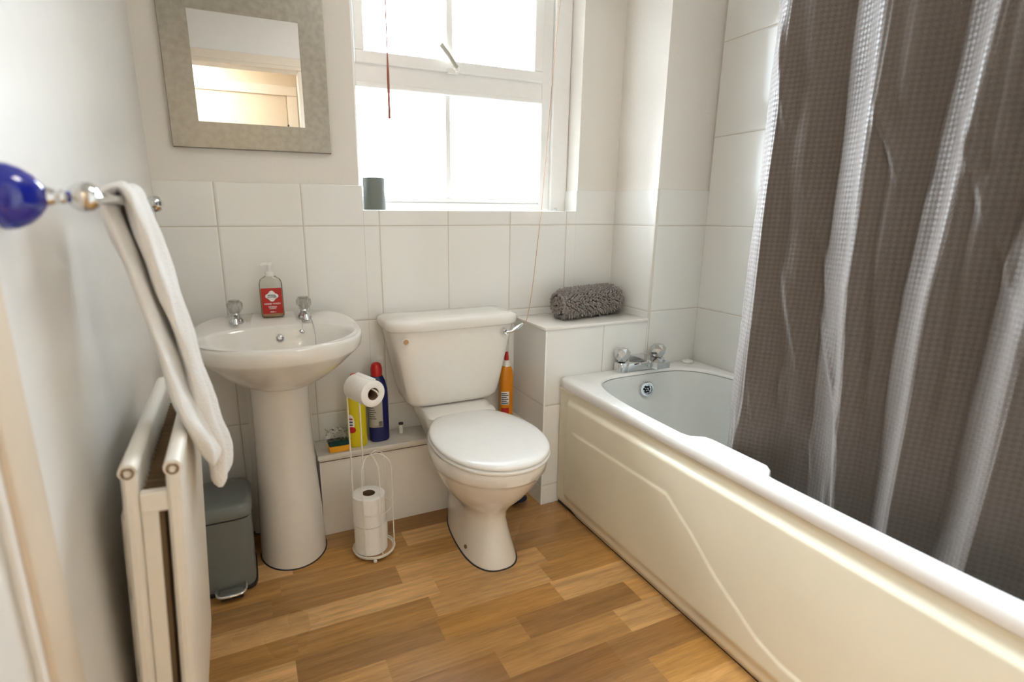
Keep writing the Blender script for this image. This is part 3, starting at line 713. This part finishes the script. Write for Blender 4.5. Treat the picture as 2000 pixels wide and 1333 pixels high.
# ================================================================ RADIATOR
ra = thing('radiator', 'white double-panel radiator low on the left wall below the towel', 'radiator', (.07, -1.10, .76))
RZ0, RZ1, RY0, RY1 = .16, .762, -1.10, -.665
def panel(x, nm):
    g = G(); NZ = 2; sec = []
    hw = .0095
    # ribbed sheet profile in plan (x,y), closed
    L = []; k = 22; R = []
    ys = [RY0+.010+(RY1-RY0-.02)*i/(k*6) for i in range(k*6+1)]
    prof = lambda y: hw+(-.0018 if ((y-RY0)/(RY1-RY0)*k) % 1 < .22 else 0)
    front = [Vector((x+prof(y), y, 0)) for y in ys]; back = [Vector((x-prof(y), y, 0)) for y in reversed(ys)]
    nose0 = [Vector((x-hw*.8, RY0+.004, 0)), Vector((x-hw*.35, RY0, 0)), Vector((x+hw*.35, RY0, 0)), Vector((x+hw*.8, RY0+.004, 0))]
    nose1 = [Vector((x+hw*.8, RY1-.004, 0)), Vector((x+hw*.35, RY1, 0)), Vector((x-hw*.35, RY1, 0)), Vector((x-hw*.8, RY1-.004, 0))]
    base = nose0+front+nose1+back
    def at(z, f, fy=1): return [Vector((x+(p.x-x)*f, (RY0+RY1)/2+(p.y-(RY0+RY1)/2)*fy, z)) for p in base]
    g.loft([at(RZ0, .3), at(RZ0+.006, .8), at(RZ0+.02, 1), at(RZ1-.03, 1), at(RZ1-.008, .95), at(RZ1-.002, .6), at(RZ1, .25)])
    p = g.make(nm, M['rad'], ra, ang=30)
    G().lathe([(.0082, 0), (.0082, .003), (.0055, .0045), (.005, .001), (0, .001)], (x, RY0+.003, RZ1-.011), (0, -1, 0), 20).make('end_boss', M['fins'], p)
    # flanged top header tube
    G().tube([(x, RY0+.002, RZ1-.010), (x, RY1-.002, RZ1-.010)], .0115, 18).make('header', M['rad'], p)
    return p
panel(.052, 'rear_panel'); panel(.104, 'front_panel')
fn = G(); k = 24
for i in range(k):
    y = RY0+.022+(RY1-RY0-.04)*i/(k-1)
    fn.box((.0635, y, RZ0+.03), (.088, y+.0014, RZ1-.050))
fn.make('convector_fins', M['fins'], ra, False)
G().box((.062, RY0+.010, RZ0+.02), (.083, RY0+.014, RZ1-.048), .002).make('convector_end', M['rad'], ra, False)
G().box((.062, RY0+.006, RZ1-.075), (.096, RY0+.022, RZ1-.045), .003).make('cross_pipe', M['rad'], ra, False)
rb = G().box((.030, RY0+.060, RZ0+.08), (.032, RY0+.085, RZ1-.10))
for i in range(3): rb.box((.032, RY0+.060, .275+i*.135), (.043, RY0+.063, .275+i*.135+.11), .0)
rb.make('wall_bracket', M['rad'], ra, False)
ra.rotation_euler = (0, radians(3.4), radians(.8)); ra.location = (.074, -1.10, .768)

# ================================================================ BIN
bn = thing('pedal_bin', 'grey rectangular pedal bin with chrome pedal beside the pedestal', 'bin', (.09, -.24, 0))
bx, by = .092, -.236
def bb_(hw, hd, z, n=6, dy=0): return sq(bx, by+dy, hw, hd, n, z, 64)
G().loft([bb_(.072, .090, .010), bb_(.076, .094, .012), bb_(.078, .097, .10), bb_(.080, .100, .238)]).make('body', M['bin'], bn)
G().loft([bb_(.074, .093, .0), bb_(.080, .099, .004), bb_(.080, .099, .012), bb_(.076, .094, .014)]).make('base', M['rubber'], bn)
G().loft([bb_(.074, .094, .236), bb_(.074, .094, .246)]).make('lid_gap', M['rubber'], bn)
G().loft([bb_(.083, .103, .244), bb_(.085, .105, .248), bb_(.084, .104, .266), bb_(.076, .094, .280), bb_(.066, .084, .284), bb_(.04, .05, .285)]).make('lid', M['bin'], bn, ang=50)
pd = G().box((bx-.022, by-.132, .006), (bx+.038, by-.096, .018), .003).make('pedal_arm', M['rubber'], bn, False)
G().tube(catmull([(bx-.030, by-.104, .036), (bx-.030, by-.128, .030), (bx-.018, by-.140, .026), (bx+.03, by-.140, .026), (bx+.046, by-.128, .030), (bx+.046, by-.104, .036)], 6), .0045, 10).box((bx-.026, by-.138, .024), (bx+.042, by-.108, .029), .002).make('pedal', M['chrome'], bn)

# ================================================================ TOILET ROLL HOLDER
HX, HY = .531, -.290
th = thing('toilet_roll_stand', 'freestanding white wire toilet roll holder between basin and toilet', 'toilet roll holder', (HX, HY, 0))
R = .064
G().tube([(HX+R*cos(a), HY+R*sin(a), .014) for a in [i*2*pi/48 for i in range(49)]], .0038, 8).tube([(HX+(R+.004)*cos(a), HY+(R+.004)*sin(a), .020) for a in [i*2*pi/48 for i in range(49)]], .002, 6).make('base_ring', M['wire'], th)
G().lathe([(R-.002, .012), (R-.002, .016)], (HX, HY, 0), n=48).make('base_board', M['disc'], th)
for a in (-100, 20, 140): G().lathe([(0, -.0065), (.005, -.004), (.0065, 0), (.005, .004), (0, .0065)], (HX+(R+.004)*cos(radians(a)), HY+(R+.004)*sin(radians(a)), .0068), n=12).make('foot', M['wire'], th)
ad = Vector((.35, -.93, 0)).normalized()
# tall double stem with hook
s1 = Vector((HX-.060, HY-.010, 0)); s2 = Vector((HX-.012, HY+.058, 0))
rollc = Vector((.511, -.362, .590))
arm0 = rollc-ad*.062+Vector((0, 0, .016))
G().tube(catmull([s1+Vector((0, 0, .014)), s1+Vector((0, 0, .2)), s1+Vector((0, 0, .40)), s1+Vector((0, 0, .585)), s1+Vector((.003, 0, .603)), (s1+arm0)/2+Vector((0, 0, .310)), arm0, arm0+ad*.06, arm0+ad*.125+Vector((0, 0, -.004)), arm0+ad*.132+Vector((.004, 0, -.014)), arm0+ad*.128+Vector((.010, 0, -.006))], 8), .0024, 8).make('hook_stem', M['wire'], th)
G().tube(catmull([s2+Vector((0, 0, .014)), s2+Vector((0, 0, .3)), s2+Vector((0, 0, .55)), s2+Vector((-.003, -.004, .585)), (s2+arm0)/2+Vector((0, 0, .305)), arm0+Vector((0, 0, .001))], 8), .0024, 8).make('rear_stem', M['wire'], th)
for a0 in (-125, -78, -20, 35):
    a = radians(a0); px_, py_ = HX+(R+.003)*cos(a), HY+(R+.003)*sin(a)
    G().tube(catmull([(px_, py_, .012), (px_, py_, .15), (px_, py_, .30), (HX+R*.86*cos(a), HY+R*.86*sin(a), .335), (HX+R*.4*cos(a), HY+R*.4*sin(a), .352), (HX, HY, .345)], 6), .0017, 6).make('cage_wire', M['wire'], th)
G().tube([(HX+(R-.001)*cos(a), HY+(R-.001)*sin(a), .165+.0*a) for a in [radians(-125+i*5) for i in range(33)]], .0015, 6).make('cage_hoop', M['wire'], th)
def roll(name, c, ax, r, L, label, group, core=.021):
    g = G().lathe([(core, 0), (core+.001, -.0005), (r-.003, -.0005), (r, .002), (r, L-.002), (r-.003, L+.0005), (core+.001, L+.0005), (core, L), (core, 0)], c, ax, 48, False, False)
    o = thing(name, label, 'toilet roll', tuple(c), group)
    g.make('paper', M['paper'], o, ang=50)
    G().lathe([(core, .0006), (core, L-.0006), (core-.0012, L-.0006), (core-.0012, .0006), (core, .0006)], c, ax, 32, False, False).make('cardboard_core', M['card'], o)
    return o
roll('toilet_roll', Vector((HX-.009, HY-.002, .0170)), (0, 0, 1), .0525, .100, 'white toilet roll at the bottom of the wire stand', 'toilet rolls')
roll('toilet_roll', Vector((HX-.011, HY-.004, .1182)), (.01, 0, 1), .0520, .100, 'white toilet roll standing on top of another inside the wire cage', 'toilet rolls')
rt = roll('toilet_roll', rollc-ad*.05, ad, .0395, .100, 'part-used white toilet roll hanging on the hook of the wire stand', 'toilet rolls', .0185)
G().add(*[[rollc+ad*(.046*k)+Vector((0, 0, 1))*.0392+Vector((.93, .35, 0)).normalized()*q*.012+Vector((0, 0, q*.004*0)) for q in (0, 1) for k in (-1, 1)]+[rollc+ad*(.046*k)+Vector((0, 0, .0402))+Vector((.93, .35, 0)).normalized()*q*.012+Vector((0, 0, .003*q)) for q in (0, 1) for k in (-1, 1)],
         [(0, 1, 3, 2), (4, 6, 7, 5), (0, 4, 5, 1), (2, 3, 7, 6), (0, 2, 6, 4), (1, 5, 7, 3)]]).make('loose_sheet', M['paper'], rt)

# ================================================================ BOTTLES ON LOW LEDGE
ZL = .3042
def bottle(name, label, x, y, mat, rx, ry, H, capmat, kind):
    o = thing(name, label, 'bottle', (x, y, ZL))
    q = lambda k, z, n=2.6: sq(x, y, rx*k, ry*k, n, ZL+z, 40)
    G().loft([q(.90, 0), q(.99, .004), q(1, .012), q(1, H*.60), q(.96, H*.68), q(.78, H*.78), q(.50, H*.86, 2.2), q(.42, H*.88, 2), q(.42, H*.90, 2)]).make('body', mat, o, ang=50)
    return o
yb_ = bottle('cleaner_bottle', 'yellow cleaner bottle with red cap behind the wire roll stand', .530, -.098, M['yellow'], .033, .024, .262, M['red'], 0)
G().lathe([(.015, .226), (.016, .232), (.016, .250), (.012, .260), (0, .262)], (.530, -.098, ZL), n=24).make('cap', M['red'], yb_)
# curved oval label
def curved_label(name, x, y, rx, ry, z0, z1, t0, t1, mat, parent, n=2.6, oval=False, off=.0006):
    vs = []; fs = []; A, B = 24, 12
    for i in range(A+1):
        for j in range(B+1):
            u = i/A*2-1; v = j/B*2-1
            if oval: v = v*math.sqrt(max(0, 1-u*u*.96))
            t = t0+(t1-t0)*(u+1)/2; z = z0+(z1-z0)*(v+1)/2
            c, s = cos(t), sin(t); r = (abs(c)**n+abs(s)**n)**(-1/n)
            vs.append((x+(rx+off)*r*c, y+(ry+off)*r*s, z))
    for i in range(A):
        for j in range(B): a = i*(B+1)+j; fs.append((a, a+1, a+B+2, a+B+1))
    o = mk(name, vs, fs, mat, parent, True, 60); s = o.modifiers.new('t', 'SOLIDIFY'); s.thickness = .0004; s.offset = 0
    return o
l1 = curved_label('label', .530, -.098, .033, .024, ZL+.060, ZL+.122, radians(205), radians(250), M['lab_white'], yb_, oval=True)
curved_label('label_band', .530, -.098, .033, .024, ZL+.055, ZL+.078, radians(212), radians(256), M['red'], yb_, oval=True, off=.0012)
for k in range(3): curved_label('label_print', .530, -.098, .033, .024, ZL+.082+k*.011, ZL+.087+k*.011, radians(213), radians(241), M['red'] if k == 2 else M['ink'], l1, off=.0013)
nb_ = bottle('bleach_bottle', 'navy blue bleach bottle with red cap beside the toilet cistern', .611, -.078, M['navy'], .036, .028, .285, M['red'], 1)
G().lathe([(.019, .240), (.020, .248), (.020, .268), (.016, .282), (.008, .287), (0, .288)], (.611, -.078, ZL), n=24).make('cap', M['red'], nb_)
l2 = curved_label('label', .611, -.078, .036, .028, ZL+.055, ZL+.165, radians(195), radians(285), M['greylabel'], nb_)
for k in range(9): curved_label('barcode', .611, -.078, .036, .028, ZL+.060, ZL+.078, radians(262+k*2.2), radians(263+k*2.2), M['ink'], l2, off=.0012)
for k in range(9): curved_label('label_print', .611, -.078, .036, .028, ZL+.088+k*.008, ZL+.0905+k*.008, radians(205), radians(250-(k % 3)*6), M['ink'], l2, off=.0012)
ob = thing('cleaner_bottle', 'orange cleaner bottle with red nozzle tucked behind the right of the toilet', 'bottle', (1.128, -.060, ZL))
ox, oy = 1.128, -.060
q = lambda rx, ry, z, n=2.6: sq(ox, oy, rx, ry, n, ZL+z, 36)
G().loft([q(.026, .020, 0), q(.0275, .022, .004), q(.0275, .022, .17), q(.024, .019, .195), q(.016, .015, .214), q(.011, .011, .218, 2)]).make('body', M['orange'], ob, ang=50)
G().loft([q(.0165, .0155, .212), q(.014, .014, .225, 2), q(.010, .010, .236, 2)]).make('collar', M['white'], ob)
G().lathe([(.0095, .236), (.009, .25), (.0065, .268), (0, .270)], (ox, oy, ZL), n=20).make('nozzle', M['red'], ob)
l3 = curved_label('label', ox, oy, .0275, .022, ZL+.058, ZL+.112, radians(205), radians(275), M['lab_white'], ob)
for k in range(6): curved_label('label_print', ox, oy, .0275, .022, ZL+.063+k*.008, ZL+.067+k*.008, radians(212), radians(268-(k % 2)*14), M['ink'], l3, off=.0012)
curved_label('label_band', ox, oy, .0275, .022, ZL+.02, ZL+.045, radians(210), radians(275), M['red'], ob)

# sponge in crumpled wrapper
sp_ = thing('sponge', 'yellow sponge with green scourer in clear wrapper at the end of the low ledge', 'sponge', (.462, -.108, ZL))
G().box((.428, -.136, ZL+.0004), (.496, -.085, ZL+.022), .003).make('foam', M['sponge'], sp_)
G().box((.428, -.136, ZL+.0222), (.496, -.085, ZL+.034), .003).make('scourer', M['scour'], sp_)
random.seed(3); wv = []; wf = []; A = 14
for i in range(A+1):
    for j in range(A+1):
        x = .424+.08*i/A; y = -.130+.055*j/A; e = ss(.45, 1, j/A)
        wv.append((x+random.uniform(-.003, .003), y, ZL+.0375+e*.035*(.5+.5*random.random())+random.uniform(0, .004)))
for i in range(A):
    for j in range(A): a = i*(A+1)+j; wf.append((a, a+1, a+A+2, a+A+1))
wr_ = mk('wrapper', wv, wf, M['clear'], sp_, False)
wr_.modifiers.new('t', 'SOLIDIFY').thickness = .0004
pc = thing('pipe_stub', 'short white capped pipe stub standing on the low ledge by the cistern', 'pipe', (.698, -.055, ZL))
G().lathe([(.0085, 0), (.0085, .030), (.0075, .034)], (.698, -.055, ZL), n=20).make('pipe', M['white'], pc)
G().lathe([(.0088, .0342), (.0088, .040), (0, .041)], (.698, -.055, ZL), n=20).make('cap', M['rubber'], pc)

# navy cloth on the floor behind the pan
random.seed(11); rg = []
for i in range(9):
    a = i/8; rr2 = sin(pi*(a*.96+.02))
    rg.append([Vector((1.105+.05*cos(t)*rr2*(1+.25*sin(3*t+i))-.012, -.205+.045*sin(t)*rr2*(1+.2*sin(4*t+i*1.7)), .0005+.055*a*(1+.0*rr2)+.006*abs(sin(5*t))*rr2*a)) for t in [2*pi*j/28 for j in range(28)]])
cl = G().loft(rg).make('cleaning_cloth', M['cloth'], None, ang=60)
tag(cl, 'crumpled dark navy cloth on the floor behind the toilet, beside the bath', 'cloth')

# ================================================================ ROLLED BATH MAT
bm_ = thing('bath_mat', 'rolled charcoal grey chenille bath mat on the tiled ledge', 'bath mat', (1.455, -.125, .704))
mx0, mx1 = 1.300, 1.608; mcy = lambda u: -.150+.070*u; mz = .704+.060
random.seed(5)
def mr(u, t):   # rolled body surface point, u 0..1 along, t angle
    ea = 1-(abs(2*u-1))**8*.25
    ry, rz_ = .064*ea, .054*ea
    return Vector((mx0+(mx1-mx0)*u+.0, mcy(u)+ry*cos(t), mz-.002+rz_*sin(t)))
G().loft([[mr(u/16, 2*pi*j/48) for j in range(48)] for u in range(17)]).make('rolled_core', P('mat_backing', srgb(52, 48, 46), .95), bm_, ang=60)
tf = G()
def tuft(p, nrm, L, r):
    nrm = nrm.normalized(); side = nrm.orthogonal().normalized(); side.rotate(mathutils.Quaternion(nrm, random.random()*6.28))
    tip = p+nrm*L+side*L*random.uniform(.2, .7)+Vector((0, 0, -L*.3)); mid = p+nrm*L*.6+side*L*.15
    tf.tube([p-nrm*.003, mid, tip], [r, r*1.15, r*.55], 5)
for i in range(34):
    for j in range(38):
        u = (i+.5)/34; t = 2*pi*(j+.5*(i % 2))/38
        p = mr(u, t)
        if p.z < .709: continue
        nr = Vector((0, cos(t)/.064, sin(t)/.054))
        p += Vector((random.uniform(-.002, .002), 0, 0)); L = random.uniform(.008, .014)
        if p.z < .720: L *= .5
        tuft(p, nr, L, .0036)
for side, ux in ((-1, 0), (1, 1)):
    for k in range(260):           # tufts along the spiral at each end
        a = k/260*2.6*2*pi; rad = .1+.9*k/260
        p = Vector((mx0 if ux == 0 else mx1, mcy(ux)+.050*rad*cos(a), mz+.043*rad*sin(a)))
        tuft(p, Vector((side*1., .3*cos(a), .3*sin(a))), random.uniform(.007, .014), .0034)
tf.make('chenille_pile', M['pile'], bm_, ang=80)
